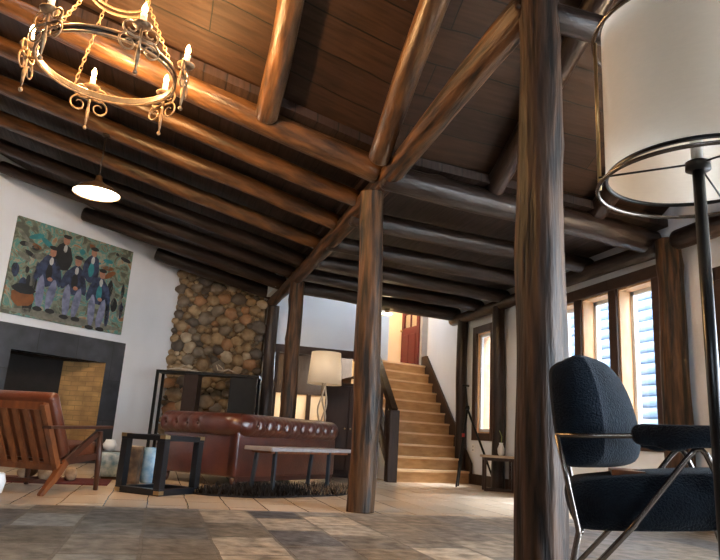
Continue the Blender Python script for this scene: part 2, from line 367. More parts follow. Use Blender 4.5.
# beams and posts
log('log_beam', (1.77, 2.86, 3.09), (1.64, 11.3, 2.83), .105, .09, 'post', 'long log beam carried by the row of posts', 'beam', seed=60, bend=(0, -.09), knots=14, wob=.09)
log('log_beam', (1.84, 2.85, 3.06), (4.66, 2.85, 2.97), .08, .085, 'log_dark', 'log crossbeam behind the top of the drum lampshade', 'beam', seed=61)
log('log_beam', (4.60, 10.0, 2.62), (4.60, 5.08, 2.62), .085, .09, 'log_dark', 'thin log running along the window wall under the ceiling', 'beam', seed=62, knots=8)
log('log_beam', (4.60, 4.86, 2.64), (4.60, -1., 2.64), .10, .10, 'log_dark', 'log along the wall to the right of the stout wall post', 'beam', seed=63)
GP = 'log posts in a row'
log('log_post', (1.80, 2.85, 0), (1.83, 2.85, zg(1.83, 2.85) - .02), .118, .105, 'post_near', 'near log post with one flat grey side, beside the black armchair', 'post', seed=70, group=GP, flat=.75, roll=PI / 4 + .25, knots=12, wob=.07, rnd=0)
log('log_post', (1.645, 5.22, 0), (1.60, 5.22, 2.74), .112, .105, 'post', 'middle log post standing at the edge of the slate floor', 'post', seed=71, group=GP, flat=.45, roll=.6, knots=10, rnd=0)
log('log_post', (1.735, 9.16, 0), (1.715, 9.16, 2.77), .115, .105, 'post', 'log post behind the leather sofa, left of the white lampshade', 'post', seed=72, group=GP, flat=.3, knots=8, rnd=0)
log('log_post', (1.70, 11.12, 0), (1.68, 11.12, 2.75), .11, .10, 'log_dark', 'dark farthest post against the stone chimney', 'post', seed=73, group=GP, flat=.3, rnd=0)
GW = 'log posts along the window wall'
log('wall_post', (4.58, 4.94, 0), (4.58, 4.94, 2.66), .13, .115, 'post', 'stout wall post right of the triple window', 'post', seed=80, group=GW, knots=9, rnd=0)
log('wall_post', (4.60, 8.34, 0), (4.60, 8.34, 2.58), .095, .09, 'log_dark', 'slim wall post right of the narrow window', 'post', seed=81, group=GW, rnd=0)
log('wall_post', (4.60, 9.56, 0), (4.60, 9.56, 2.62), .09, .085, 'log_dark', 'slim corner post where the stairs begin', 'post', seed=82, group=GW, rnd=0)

# ---------------------------------------------------------------- windows of the right wall
def window(n, y0, y1, z0, z1, trims, dp=.15):
    w = struct(bpy.data.objects.new('window_%d' % n, None)); C.objects.link(w); w.location = (4.7, (y0 + y1) / 2, z0)
    hy = (y1 - y0) / 2; hz = z1 - z0; t = .02
    r = MB()                                       # pine lined reveal
    r.b2((.0, -hy, 0), (.24, -hy + t, hz)); r.b2((0, hy - t, 0), (.24, hy, hz)); r.b2((0, -hy, hz - t), (.24, hy, hz)); r.b2((0, -hy, 0), (.24, hy, t))
    r.build('reveal', 'pine', w)
    s = MB(); a, b = dp, dp + .04; q = .045
    s.b2((a, -hy + t, t), (b, -hy + t + q, hz - t)); s.b2((a, hy - t - q, t), (b, hy - t, hz - t)); s.b2((a, -hy + t, t), (b, hy - t, t + q)); s.b2((a, -hy + t, hz - t - q), (b, hy - t, hz - t))
    s.build('sash', 'sash_white', w)
    MB().b2((dp + .015, -hy + t + q, t + q), (dp + .022, hy - t - q, hz - t - q)).build('pane', 'glass', w)
    for (a, b) in trims: MB().b2(a, b, .004).build('casing', 'brown_trim', w)
    return w
# triple window: header, mullion boards and sill boards belong to the windows' casings (local coordinates)
for i, (a, b) in enumerate(RH):
    hy = (b - a) / 2; cy = (a + b) / 2
    nxt = RH[i + 1][0] if i < 2 else b + .16
    tr = [((-.035, hy, -.12), (0, hy + (nxt - b), 1.62)), ((-.04, -hy if i else -hy - .17, 1.62), (0, hy + (nxt - b), 1.75)), ((-.045, -hy if i else -hy - .17, -.12), (0, hy, 0))]
    if i == 0: tr.append(((-.035, -hy - .17, 0), (0, -hy, 1.62)))
    window(i + 1, a, b, .74, 2.36, tr)
window(4, 8.74, 9.2, .76, 2.31, [((-.035, -.35, -.11), (0, -.23, 1.66)), ((-.035, .23, -.11), (0, .35, 1.66)), ((-.035, -.23, 1.55), (0, .23, 1.66)), ((-.04, -.23, -.11), (0, .23, 0))], .03)
for k, (a, b) in enumerate(((1.3, 3.1), (-1.2, 1.1), (-4.6, -1.4))): window(5 + k, a, b, .06, 2.55, [])
struct(MB().b2((4.66, 5.05, 0), (4.7, 8.26, .15)).b2((4.66, 8.42, 0), (4.7, 9.42, .15)).build('baseboard_right', 'dark_trim'))
d = struct(bpy.data.objects.new('door_1', None)); C.objects.link(d); d.location = (4.7, 4.02, 0)
MB().b2((-.05, -.46, .02), (-.005, .46, 2.16), .004).build('door_leaf', 'brown_trim', d)
MB().b2((-.045, -.55, 0), (-.0, -.46, 2.28)).b2((-.045, .46, 0), (0, .55, 2.28)).b2((-.045, -.55, 2.16), (0, .55, 2.28)).build('door_frame', 'dark_trim', d)
MB().ball((-.09, -.38, 1.), .03).build('door_knob', 'brass', d)
# outside: the log-sided building across from the windows, and the ground
sd = MB().use('siding')
for k in range(24):
    z = .08 + k * .155
    sd.tube([(6.6, 2.8, z), (6.6, 15.5, z)], .082, 12)
sd.use('chink').b2((6.6, 2.8, 0), (6.75, 15.5, 3.8))
tag(sd.build('log_house'), 'pale log-sided outer wall seen through the windows', 'building')

struct(MB().b2((4.95, -12, -.3), (20, 20, -.14)).build('ground_outside', 'ground'))

# ---------------------------------------------------------------- fireplace, painting
f = thing('fireplace', 'dark slate fireplace with a wide tan-brick firebox', 'fireplace', WP, WR)
s = MB(); x0, x1 = -2.26, -.104
s.b2((x0, -.05, 0), (FX0, 0, 1.84)); s.b2((FX1, -.05, 0), (x1, 0, 1.84)); s.b2((FX0, -.05, FZ1), (FX1, 0, 1.84)); s.b2((FX0, -.05, 0), (FX1, 0, FZ0))
s.build('surround', 'slate', f)
def quad(mb, *p): mb.prism(p, (0, .001, 0)); return mb
ins = .30; dp = .62
bk = MB(); bk.b2((FX0 + ins, dp, FZ0), (FX1 - ins, dp + .08, FZ1)).build('fireback', 'soot', f)
MB().prism([(FX1, -.045, FZ0), (FX1 + .04, .2, FZ0), (FX1 - ins + .08, dp + .08, FZ0), (FX1 - ins, dp, FZ0)], (0, 0, FZ1 - FZ0)).build('side_lining', 'firebrick', f)
MB().prism([(FX0, -.045, FZ0), (FX0 - .04, .2, FZ0), (FX0 + ins - .08, dp + .08, FZ0), (FX0 + ins, dp, FZ0)], (0, 0, FZ1 - FZ0)).build('side_lining', 'soot', f)
MB().b2((FX0, -.0, FZ0 - .06), (FX1, dp + .08, FZ0)).build('firebox_floor', 'soot', f)
MB().b2((FX0, -.0, FZ1), (FX1, dp + .08, FZ1 + .06)).build('lintel', 'soot', f)
MB().b2((x0 - .05, -.55, 0), (x1, -.05, .07), .006).build('hearth', 'slate', f)
def fl(s_, o_): return WP + V(math.cos(WR), math.sin(WR), 0) * s_ + V(-math.sin(WR), math.cos(WR), 0) * o_
for k, (sx, oy, zz, rr) in enumerate(((-.98, .22, FZ0 + .062, .06), (-.92, .35, FZ0 + .062, .06), (-.95, .285, FZ0 + .165, .057))):
    c = fl(sx, oy); dv = V(math.cos(WR + .12 * k - .1), math.sin(WR + .12 * k - .1), 0) * .26
    log('firewood', c - dv + V(0, 0, zz), c + dv + V(0, 0, zz), rr, rr * .92, 'firewood', ['split log lying at the front of the firebox', 'split log lying at the back of the firebox', 'split log resting on top of the two firebox logs'][k], 'firewood', seed=90 + k, group='logs in the firebox', knots=2, wob=.1)

p = thing('painting', 'large unframed canvas in green, teal and navy above the fireplace', 'painting', WP + V(math.cos(WR) * -1.195, math.sin(WR) * -1.195, 1.965), WR)
cv = MB().use('canvas').b2((-.975, -.05, 0), (.975, -.003, 1.395))
rp = random.Random(5); st = {}
def blob(m, x, z, w, h, lay, n=14, rot=0.):      # a thick dab of paint
    pts = []
    for k in range(n):
        a = 2 * PI * k / n; q = 1 + .18 * (rp.random() - .5)
        u, v = w * math.cos(a) * q, h * math.sin(a) * q
        pts.append((x + u * math.cos(rot) - v * math.sin(rot), -.0515 - .0014 * lay, z + u * math.sin(rot) + v * math.cos(rot)))
    cv.use(m).prism(pts, (0, .003, 0))
blob('stroke_ground', 0, .07, .93, .06, 0)
for _ in range(26): blob(rp.choice(['stroke_teal', 'stroke_teal', 'stroke_rust', 'stroke_ground', 'stroke_dark']), rp.uniform(-.9, .9), rp.uniform(.75, 1.33), rp.uniform(.03, .12), rp.uniform(.02, .05), 0, rot=rp.uniform(-.7, .7))
for _ in range(30): blob(rp.choice(['stroke_dark', 'stroke_dark', 'stroke_ground', 'stroke_navy']), rp.choice([rp.uniform(-.92, -.55), rp.uniform(.62, .93)]), rp.uniform(.12, .75), rp.uniform(.02, .06), rp.uniform(.05, .16), 0)
blob('stroke_rust', -.72, .26, .17, .13, 1); blob('stroke_dark', -.72, .38, .17, .07, 2)
# abstract upright strokes: dark masses over paler ones, with warm flecks
for (x, z, sc, a) in ((-.22, .98, .9, 0), (.26, .92, .9, -.04), (-.40, .72, 1., .1), (.02, .68, 1., -.05), (.46, .60, .95, .06)):
    blob('stroke_navy' if a else 'stroke_dark', x, z, .16 * sc, .24 * sc, 2, rot=a)
    if z < .8:
        blob('stroke_navy', x - .15, z - .02, .05, .17, 3, rot=-.25); blob('stroke_navy', x + .15, z - .04, .05, .17, 3, rot=.25)
        blob('stroke_slate', x - .085, z - .33, .062, .25, 3, rot=.06); blob('stroke_slate', x + .085, z - .34, .062, .24, 3, rot=-.1)
        blob('stroke_dark', x - .08, z - .58, .075, .035, 4); blob('stroke_dark', x + .11, z - .58, .075, .035, 4)
        blob('stroke_flesh', x + .03, z - .12, .04, .03, 5)
    blob('stroke_pale', x + .01, z + .15 * sc, .03, .06, 4); blob('stroke_teal' if x > .2 else 'stroke_dark', x, z - .02, .05, .12, 4)
    blob('stroke_flesh', x + .01, z + .29 * sc, .052, .068, 5)
    blob('stroke_dark', x + .01, z + .355 * sc, .07, .032, 6)
cv.build('canvas', None, p)

# ---------------------------------------------------------------- stone chimney
ch = thing('stone_chimney', 'rubble stone chimney of round tan and grey cobbles in the corner', 'chimney', (0, 11.6, 0), math.atan2(-.279, .96))
CW = 1.58; CH = 3.6
MB().b2((0.03, 0.05, 0), (CW, .55, CH)).build('mortar_core', 'mortar', ch)
rs = random.Random(11); stones = []
def fits(x, z, r): return all((x - a) ** 2 + (z - b) ** 2 > (.80 * (r + q)) ** 2 for a, b, q in stones)
for r0, tries in ((.125, 60), (.105, 500), (.082, 1500), (.062, 3000), (.042, 5000)):
    for _ in range(tries):
        r = r0 * rs.uniform(.85, 1.15); x = rs.uniform(.03, CW - .03); z = rs.uniform(.05, CH - .03)
        if fits(x, z, r): stones.append((x, z, r))
sm = MB()
for x, z, r in stones:
    sm.use('stone%d' % rs.choice([0, 0, 0, 1, 1, 2, 2, 3, 4, 5]))
    a = rs.uniform(-.5, .5); k = rs.uniform(.82, 1.0); nn = V(rs.uniform(0, 50), rs.uniform(0, 50), 0); dd = rs.uniform(.05, .085)
    n = 8; rings = []
    for i in range(n + 1):
        t = PI * i / n; ring = []
        for j in range(14):
            u = 2 * PI * j / 14; q = V(max(math.sin(t), .03) * math.cos(u), -math.cos(t), max(math.sin(t), .03) * math.sin(u))
            w = 1 + .28 * mnoise.noise(q * 1.2 + nn)
            X = r * w * q.x * 1.08; Z = r * w * q.z * k; Y = dd * w * q.y
            ring.append(V(x + X * math.cos(a) - Z * math.sin(a), .045 + Y, z + X * math.sin(a) + Z * math.cos(a)))
        rings.append(ring)
    sm.rings(rings)
for (z, r) in [(.1 + .17 * i, rs.uniform(.07, .1)) for i in range(20)]:     # stones turning the left corner
    sm.use('stone%d' % rs.choice([0, 1, 2, 4])); sm.ball((.03, .14, z), r, 12, (.6, 1.1, .9))
sm.build('cobbles', None, ch)

# black steel shelving before the chimney
sh = thing('shelf_unit', 'open black steel shelf unit standing before the stone chimney', 'shelf', (-.129, 10.66, 0), math.atan2(-.44, 1.519))
W = 1.60
MB().b2((-.02, -.02, 1.40), (W, .34, 1.44)).build('top_shelf', 'black_steel', sh)
for x in (0, W - .04):
    for y in (-.02, .30): MB().b2((x - .02, y, 0), (x + .02, y + .04, 1.40)).build('upright', 'black_steel', sh)
MB().b2((.42, .02, .05), (.44 + .20, .30, 1.40)).build('panel', 'brown_panel', sh)
MB().b2((1.15, .02, .05), (1.55, .30, 1.40)).build('panel', 'black_steel', sh)
MB().b2((0, 0, .42), (W - .03, .32, .45)).build('shelf', 'black_steel', sh)
MB().b2((0, 0, .02), (W - .03, .32, .05)).build('shelf', 'black_steel', sh)
def branch(loc, rz, pts, lab):
    b = thing('driftwood_branch', lab, 'driftwood', loc, rz, 'driftwood on the shelf')
    for q, r in pts: MB().tube(q, r, 8).build('limb', 'driftwood', b)
branch((.1, 10.72, 1.44), -.28, [([(-.1, 0, .02), (.08, .03, .05), (.25, 0, .03), (.42, .02, .015)], [.012, .016, .014, .008]), ([(.08, .03, .05), (.15, .0, .1), (.28, -.02, .09)], [.01, .009, .006])], 'pale driftwood branch lying on the shelf top near its left end')
branch((.75, 10.53, 1.44), -.28, [([(0, 0, .14), (.03, .02, .06), (.12, .02, .05), (.2, 0, .08), (.36, .03, .012)], [.008, .012, .014, .012, .008]), ([(.12, .02, .05), (.09, .05, .1), (.02, .04, .15)], [.01, .009, .006])], 'forked pale driftwood branch lying on the shelf top right of the brown panel')

# ---------------------------------------------------------------- back doorway and the room beyond
tr = MB(); tr.b2((1.78, 11.31, 0), (1.88, 11.36, 2.12)); tr.b2((3.60, 11.31, 0), (3.70, 11.36, 2.12)); tr.b2((1.78, 11.30, 1.98), (3.70, 11.36, 2.12))
struct(tr.build('trim_1', 'brown_trim'))
struct(MB().b2((.9, 15.2, 0), (4.4, 15.35, 2.7)).build('wall_beyond', 'dark_trim'))
wl = MB().use('cream').b2((1.0, 15.12, 0), (4.3, 15.2, 1.5)).use('dark_trim')
for x in (1.9, 2.35, 2.8, 3.25): wl.b2((x, 15.08, 0), (x + .1, 15.13, 1.55))
wl.b2((1.0, 15.07, 1.5), (4.3, 15.2, 1.57))
struct(wl.build('wall_beyond_lower'))
struct(MB().b2((.9, 11.5, 0), (1.0, 15.2, 2.7)).build('wall_beyond_left', 'cream'))
struct(MB().b2((4.3, 11.5, 0), (4.4, 15.2, 1.85)).build('wall_beyond_right', 'cream'))
struct(MB().b2((.9, 11.48, 2.55), (3.79, 15.35, 2.65)).b2((3.79, 11.48, 1.78), (4.4, 15.35, 1.84)).build('ceiling_beyond', 'boards_x'))
struct(MB().b2((.9, 11.9, -.12), (4.4, 15.35, 0)).build('floor_beyond', 'plank_floor'))
for k in range(5):
    log('ceiling_log', (1.0, 11.95 + .65 * k, 2.47), (3.78, 11.95 + .65 * k, 2.47), .08, .08, 'log', ['nearest', 'second nearest', 'middle', 'second farthest', 'farthest'][k] + ' ceiling log in the room beyond the doorway', 'ceiling log', seed=110 + k, group='logs beyond the doorway', knots=3, seg=10)
bl = thing('ceiling_lamp', 'small warm lamp on the ceiling beyond the doorway', 'lamp', (2.5, 13.55, 2.55))
MB().lathe([(.09, 0), (.09, -.02), (.02, -.03)]).build('base', 'brass', bl); MB().ball((0, 0, -.1), .07, 14).build('globe', 'bulb_small', bl)
point('light', (0, 0, -.24), 22, (1, .66, .33), .06, bl)
d2 = thing('side_cabinet', 'dark brown two-door cabinet between the white lamp and the stairs', 'cabinet', (2.74, 9.62, 0), math.atan2(-.2, .7))
MB().b2((-.36, -.2, .06), (.36, .2, 1.33), .005).build('body', 'cabinet', d2); MB().b2((-.38, -.22, 1.33), (.38, .22, 1.37), .005).build('top', 'dark_trim', d2)
MB().b2((-.34, -.18, 0), (.34, .18, .06)).build('plinth', 'cabinet', d2)
for sx in (-1, 1):
    dr = MB().b2((sx * .17 - .165, -.22, .10), (sx * .17 + .165, -.2, 1.30), .004).build('door', 'cabinet', d2)
    MB().ball((sx * .04, -.235, .7), .014).build('knob', 'brass', dr)
# table lamp on its stand
t = thing('lamp_table', 'small dark side table under the white-shaded table lamp behind the sofa', 'table', (2.205, 9.11, 0))
MB().lathe([(.001, .70), (.21, .71), (.21, .74), (.001, .74)]).build('top', 'dark_teak', t)
for k in range(3):
    a = k * 2.094 + .3; MB().tube([(.10 * math.cos(a), .10 * math.sin(a), .70), (.18 * math.cos(a), .18 * math.sin(a), 0)], .014).build('leg', 'dark_teak', t)
tl = thing('table_lamp', 'table lamp with a white drum shade on a twisted pale stem, behind the sofa', 'lamp', (2.205, 9.11, .74))
MB().lathe([(.245, .56), (.25, .56), (.215, 1.02), (.21, 1.02)], seg=40, cap=False).build('shade', 'shade', tl)
MB().lathe([(.001, 0), (.085, 0), (.085, .02), (.02, .03), (.001, .03)]).build('base', 'driftwood', tl)
for k in range(3):
    a0 = k * 2.094
    MB().tube([(.045 * math.cos(a0 + z * 5) * (1 + .5 * math.sin(z * 9)), .045 * math.sin(a0 + z * 5) * (1 + .5 * math.sin(z * 9)), .02 + z) for z in [i * .045 for i in range(15)]], .013, 7).build('stem', 'driftwood', tl)
MB().ball((0, 0, .78), .04, 12).build('bulb', 'ceramic', tl)
point('light', (0, 0, .86), 1.2, (1, .8, .55), .04, tl)

# ---------------------------------------------------------------- stairs
SX0, SX1, N_, RISE, RUN = 3.3, 4.66, 11, 1.97 / 11, .191
stt = thing('staircase', 'pine staircase climbing to the red door', 'stairs', (0, 0, 0))
def sy(x): return 8.95 + .4 * (x - SX0) / (SX1 - SX0)
for i in range(N_):
    y = RUN * i; z = RISE * i
    def ln(dy, zz): return [(SX0, sy(SX0) + y + dy, zz), (SX1, sy(SX1) + y + dy, zz)]
    a, b = ln(0, z), ln(.02, z)
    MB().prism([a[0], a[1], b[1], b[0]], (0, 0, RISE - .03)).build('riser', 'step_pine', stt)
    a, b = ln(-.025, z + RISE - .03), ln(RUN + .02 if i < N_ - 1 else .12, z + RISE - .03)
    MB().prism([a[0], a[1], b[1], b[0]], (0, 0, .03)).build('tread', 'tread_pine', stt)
for x, nm in ((SX0 - .03, 'stringer'), (SX1 - .012, 'skirting')):
    y0 = sy(x); t1 = N_ * RUN
    MB().prism([(x, y0 - .06, 0), (x, y0 - .06, .30), (x, y0 + t1 - RUN - .05, 1.97 + .19), (x, y0 + t1, 1.97 + .19), (x, y0 + t1, 1.75), (x, y0 + .12, 0)], (.03, 0, 0)).build(nm, 'dark_trim', stt)
MB().prism([(SX0 - .02, sy(SX0) + .12, 0), (SX0 - .02, sy(SX0) + N_ * RUN, 1.75), (SX0 - .02, sy(SX0) + N_ * RUN, 0)], (.02, 0, 0)).build('side_panel', 'plaster', stt)
rl = thing('stair_railing', 'dark timber stair railing with a square newel post', 'railing', (3.22, 8.93, 0))
MB().b2((-.075, -.075, 0), (.075, .075, 1.0), .01).build('newel', 'dark_trim', rl)
MB().b2((-.055, 2.0, 1.9), (.055, 2.11, 2.98), .01).build('newel', 'dark_trim', rl)
MB().bar((0, -.03, .98), (0, 2.06, 2.93), .09, .11).build('handrail', 'dark_trim', rl)
MB().bar((0, .05, .35), (0, 2.06, 2.25), .05, .08).build('lower_rail', 'dark_trim', rl)
for k in range(7):
    y = .3 + k * .26; MB().bar((0, y, .35 + (y - .05) * .945), (0, y, .98 + (y + .03) * .933), .035, .035).build('baluster', 'dark_trim', rl)
rd = thing('red_door', 'red panelled door with a glazed top standing open at the top of the stairs', 'door', (4.90, 12.22, 1.975), math.atan2(.70, -.11))
MB().b2((0, -.02, 0), (.72, .02, .95)).b2((0, -.02, .95), (.1, .02, 2.0)).b2((.62, -.02, .95), (.72, .02, 2.0)).b2((.1, -.02, 1.88), (.62, .02, 2.)).build('leaf', 'red_paint', rd)
for x in (.12, .40): MB().b2((x, .02, .15), (x + .2, .032, .8), .008).build('panel', 'red_paint', rd)
MB().b2((.1, -.006, .95), (.62, .006, 1.88)).build('pane', 'glass', rd)
MB().b2((.345, -.014, .95), (.375, .014, 1.88)).b2((.1, -.014, 1.24), (.62, .014, 1.27)).b2((.1, -.014, 1.56), (.62, .014, 1.59)).build('glazing_bars', 'red_paint', rd)
MB().ball((.66, .06, .9), .03).build('knob', 'brass', rd)
dj = struct(MB().b2((4.91, 12.1, 1.97), (5.03, 12.24, 4.55)).build('trim_2', 'grey_paint'))
struct(MB().b2((4.80, 12.16, 4.0), (4.91, 12.24, 4.55)).build('trim_3', 'red_paint'))
lp = thing('added_loft_lamp', 'added out-of-view warm ceiling lamp above the stair landing', 'lamp', (4.3, 12.2, 4.556))  # unseen lamp, added to give the landing wall its orange light
MB().lathe([(.1, 0), (.1, -.02), (.02, -.03)]).build('base', 'brass', lp); MB().ball((0, 0, -.11), .08, 14).build('globe', 'bulb_small', lp)
point('light', (0, 0, -.26), 40, (1, .72, .42), .08, lp)

# ---------------------------------------------------------------- chandelier
cx, cy, cz, CR = -.655, 4.36, 2.97, .452
cd = thing('chandelier', 'round wrought-iron chandelier with candle bulbs hanging from the high ceiling', 'chandelier', (cx, cy, cz))
rg = MB()
for rr, zz in ((CR + .006, .022), (CR + .006, -.022)): rg.tube([(rr * math.cos(a), rr * math.sin(a), zz) for a in [2 * PI * k / 72 for k in range(72)]], .010, 8, loop=True)
rg.use('aged_iron').use('iron').rings([[V(q * math.cos(a), q * math.sin(a), z) for q, z in ((CR - .008, -.02), (CR - .002, -.02), (CR - .002, .02), (CR - .008, .02))] for a in [2 * PI * k / 72 for k in range(72)]], loop=True, smooth=False)
rg.build('ring', None, cd)
UZ, UR = .56, .20
ur = MB(); ur.tube([(UR * math.cos(a), UR * math.sin(a), UZ) for a in [2 * PI * k / 40 for k in range(40)]], .009, 8, loop=True)
ur.tube([(UR * math.cos(a), UR * math.sin(a), UZ + .045) for a in [2 * PI * k / 40 for k in range(40)]], .009, 8, loop=True)
ur.build('upper_ring', 'aged_iron', cd)
def chain(a, b, n):
    m = MB(); a = Vector(a); b = Vector(b); dv = (b - a) / n; u = dv.normalized(); s1 = u.cross(V(0, 0, 1) if abs(u.z) < .95 else V(1, 0, 0)).normalized(); s2 = u.cross(s1)
    for i in range(n):
        c = a + dv * (i + .5); sd = s1 if i % 2 else s2; h = dv.length * .68; w = .011
        m.tube([c + u * h * math.cos(t) + sd * w * math.sin(t) for t in [2 * PI * k / 10 for k in range(10)]], .0036, 5, loop=True)
    return m
for a in (125, 340, 232):
    a = math.radians(a); chain((CR * math.cos(a), CR * math.sin(a), .03), (UR * math.cos(a), UR * math.sin(a), UZ), 17).build('chain', 'aged_iron', cd)
ctop = zg(cx, cy) - cz - .02
for a in (125, 340, 232):
    a = math.radians(a); chain((UR * math.cos(a), UR * math.sin(a), UZ + .05), (.02 * math.cos(a), .02 * math.sin(a), ctop - .06), 13).build('chain', 'aged_iron', cd)
MB().lathe([(.012, -.08), (.03, -.05), (.07, -.02), (.07, .03), (.001, .03)], (0, 0, ctop), 20).build('canopy', 'iron', cd)
def scroll(m, o, u, sx, sz, k=1.55):               # C-scroll in the vertical plane of u
    pts = []
    for i in range(26):
        t = i / 25; a = -PI * .5 + t * PI * 2.3; r = .038 * k * (1 - .68 * t)
        pts.append(o + u * (sx * (.042 * k + r * math.cos(a))) + V(0, 0, sz * (.03 * k + r * math.sin(a))))
    m.tube([o] + pts, [.008] + [.008 - .003 * i / 25 for i in range(26)], 6)
for k, a in enumerate((296, -11, 45, 108, 173, 232)):
    a = math.radians(a); rad = V(math.cos(a), math.sin(a), 0); tan = V(-math.sin(a), math.cos(a), 0)
    o = rad * (CR + .075)
    arm = MB(); arm.tube([rad * CR, o], .008, 6); arm.tube([o + V(0, 0, .075), o + V(0, 0, -.03), o + V(0, 0, -.09)], [.008, .009, .012], 8)
    arm.tube([o + V(0, 0, -.06), o + V(0, 0, -.11), o + V(0, 0, -.235)], [.009, .016, .006], 8); arm.ball(o + V(0, 0, -.245), .016, 10)
    arm = arm.build('candle_arm', 'aged_iron', cd)
    sc = MB()
    for sx in (-1, 1):
        scroll(sc, o + V(0, 0, 0), tan, sx, 1); scroll(sc, o + V(0, 0, -.015), tan, sx, -1, 1.75)
    sc.build('scrolls', 'aged_iron', arm)
    MB().lathe([(.008, .066), (.035, .07), (.06, .088), (.062, .096), (.035, .088), (.001, .086)], o, 20).build('drip_pan', 'aged_iron', arm)
    MB().lathe([(.021, .088), (.021, .175), (.015, .18), (.001, .18)], o, 14).build('candle', 'candle', arm)
    MB().lathe([(.005, .18), (.015, .192), (.019, .208), (.014, .232), (.005, .25), (.001, .256)], o, 14).build('bulb', 'flame', arm)
    point('candle_light', (o.x, o.y, .285), 27, (1, .56, .22), .018, cd)

# pendants
def pendant(name, lab, top, z, R, hgt, m, e, col, diff):
    pd = thing(name, lab, 'pendant lamp', (top[0], top[1], z))
    MB().lathe([(R, 0), (R * .97, .012), (R * .72, hgt * .45), (R * .3, hgt * .8), (.035, hgt), (.03, hgt + .06), (.001, hgt + .06)], seg=36).build('shade', m, pd) if False else \
        MB().lathe([(R * .985, .004), (R, 0), (R * .98, .014), (R * .72, hgt * .45), (R * .3, hgt * .8), (.035, hgt), (.03, hgt + .05), (.012, hgt + .06), (.012, hgt + .02), (.028, hgt - .01), (R * .28, hgt * .76), (R * .69, hgt * .42)], seg=36, cap=False).build('shade', m, pd)
    MB().tube([(0, 0, hgt + .04), (0, 0, top[2] - z)], .007, 8).build('rod', 'iron', pd)
    MB().lathe([(.012, -.03), (.045, -.012), (.045, .0), (.001, 0)], (0, 0, top[2] - z), 16).build('canopy', 'iron', pd)
    MB().lathe([(.001, .008), (R * .955, .012), (R * .955, .018), (.001, .02)], seg=36).build('diffuser', diff, pd)
    l = bpy.data.lights.new('light', 'POINT'); point('light', (0, 0, -.06), e, col, .05, pd)
px, py_ = -.90, 6.5
pendant('pendant_lamp', 'dark metal pendant with a glowing white underside, above the painting', (-.92, 6.78, 2.955 + .258 * (1.66 + .92) - .09), 2.86, .235, .15, 'bronze', 22, (1, .84, .6), 'bulb_warm')
pendant('pendant_lamp', 'tiny brass pendant below the farthest log near the stairs', (3.36, 9.85, 2.66), 2.58, .10, .05, 'brass', 2, (1, .8, .5), 'bulb_small')

# ---------------------------------------------------------------- chesterfield sofa seen from behind
B = math.atan2(.669, .743)
sf = thing('chesterfield_sofa', 'oxblood leather chesterfield sofa seen from behind', 'sofa', (.80, 6.90, 0), B)   # x along the back, y into the seat
SL, SD, SHt = 1.98, 1.2, .76
rr = .122
MB().b2((.06, .06, .10), (SL - .06, SD - .02, .36), .03, 3).build('base', 'leather', sf)
MB().b2((.05, .05, .10), (SL - .05, .19, .64), .03, 3).build('back_panel', 'leather', sf)
for x in (.05, SL - .20): MB().b2((x, .06, .10), (x + .15, SD - .03, .64), .03, 3).build('arm_panel', 'leather', sf)
for x in (.21, 1.0): MB().b2((x, .20, .34), (x + .77, SD - .0, .48), .045, 4).build('seat_cushion', 'leather', sf)
for x in (.10, SL - .1):
    for y in (.1, SD - .1): MB().lathe([(.02, 0), (.035, .03), (.045, .10)], (x, y, 0), 14).build('foot', 'dark_teak', sf)
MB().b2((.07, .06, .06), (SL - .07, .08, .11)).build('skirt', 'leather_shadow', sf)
# rolled top: arm - back - arm, with deep button dimples on the outward face
def roll_path():
    pts = []; c = .12
    for i in range(30): pts.append((V(.09, SD - .02 - (SD - .02 - c - .09) * i / 29, 0)))
    for i in range(1, 9):
        a = PI + PI / 2 * i / 9; pts.append(V(.09 + c + c * math.cos(a), .09 + c + c * math.sin(a), 0))
    for i in range(64): pts.append(V(.09 + c + (SL - .18 - 2 * c) * i / 63, .09, 0))
    for i in range(1, 9):
        a = -PI / 2 + PI / 2 * i / 9; pts.append(V(SL - .09 - c + c * math.cos(a), .09 + c + c * math.sin(a), 0))
    for i in range(30): pts.append(V(SL - .09, .09 + c + (SD - .11 - c) * i / 29, 0))
    return pts
P = roll_path(); arc = [0.]
for i in range(1, len(P)): arc.append(arc[-1] + (P[i] - P[i - 1]).length)
armL = SD - .02 - .21; cor = arc[38] - arc[29] if len(arc) > 38 else .19
ba = [.09 + .165 * i for i in range(4)]; b0 = armL + .19 + .02
bb = [b0 + .05 + .158 * i for i in range(10)]; bc = [arc[-1] - q for q in ba]
dots = [(q, .0) for q in ba + bb + bc]
def radius(sv, ph):                               # ph: 0 = outward, pi/2 = up
    r = rr
    for q, p0 in dots:
        ds = sv - q; dp_ = (ph - p0 + PI) % (2 * PI) - PI
        r -= .052 * math.exp(-(ds / .031) ** 2 - (dp_ / .27) ** 2)
        r -= .004 * math.exp(-(abs(ds) - abs(dp_ - .0) * .06) ** 2 / .00012) * math.exp(-((abs(dp_) - .7) / .6) ** 2)
    return r + .004 * mnoise.noise(V(sv * 5, ph, 0))
rings = []; sub = []
for i in range(len(P) - 1):
    n = max(1, int(round((arc[i + 1] - arc[i]) / .011)))
    for k in range(n): sub.append((P[i].lerp(P[i + 1], k / n), arc[i] + (arc[i + 1] - arc[i]) * k / n))
sub.append((P[-1], arc[-1]))
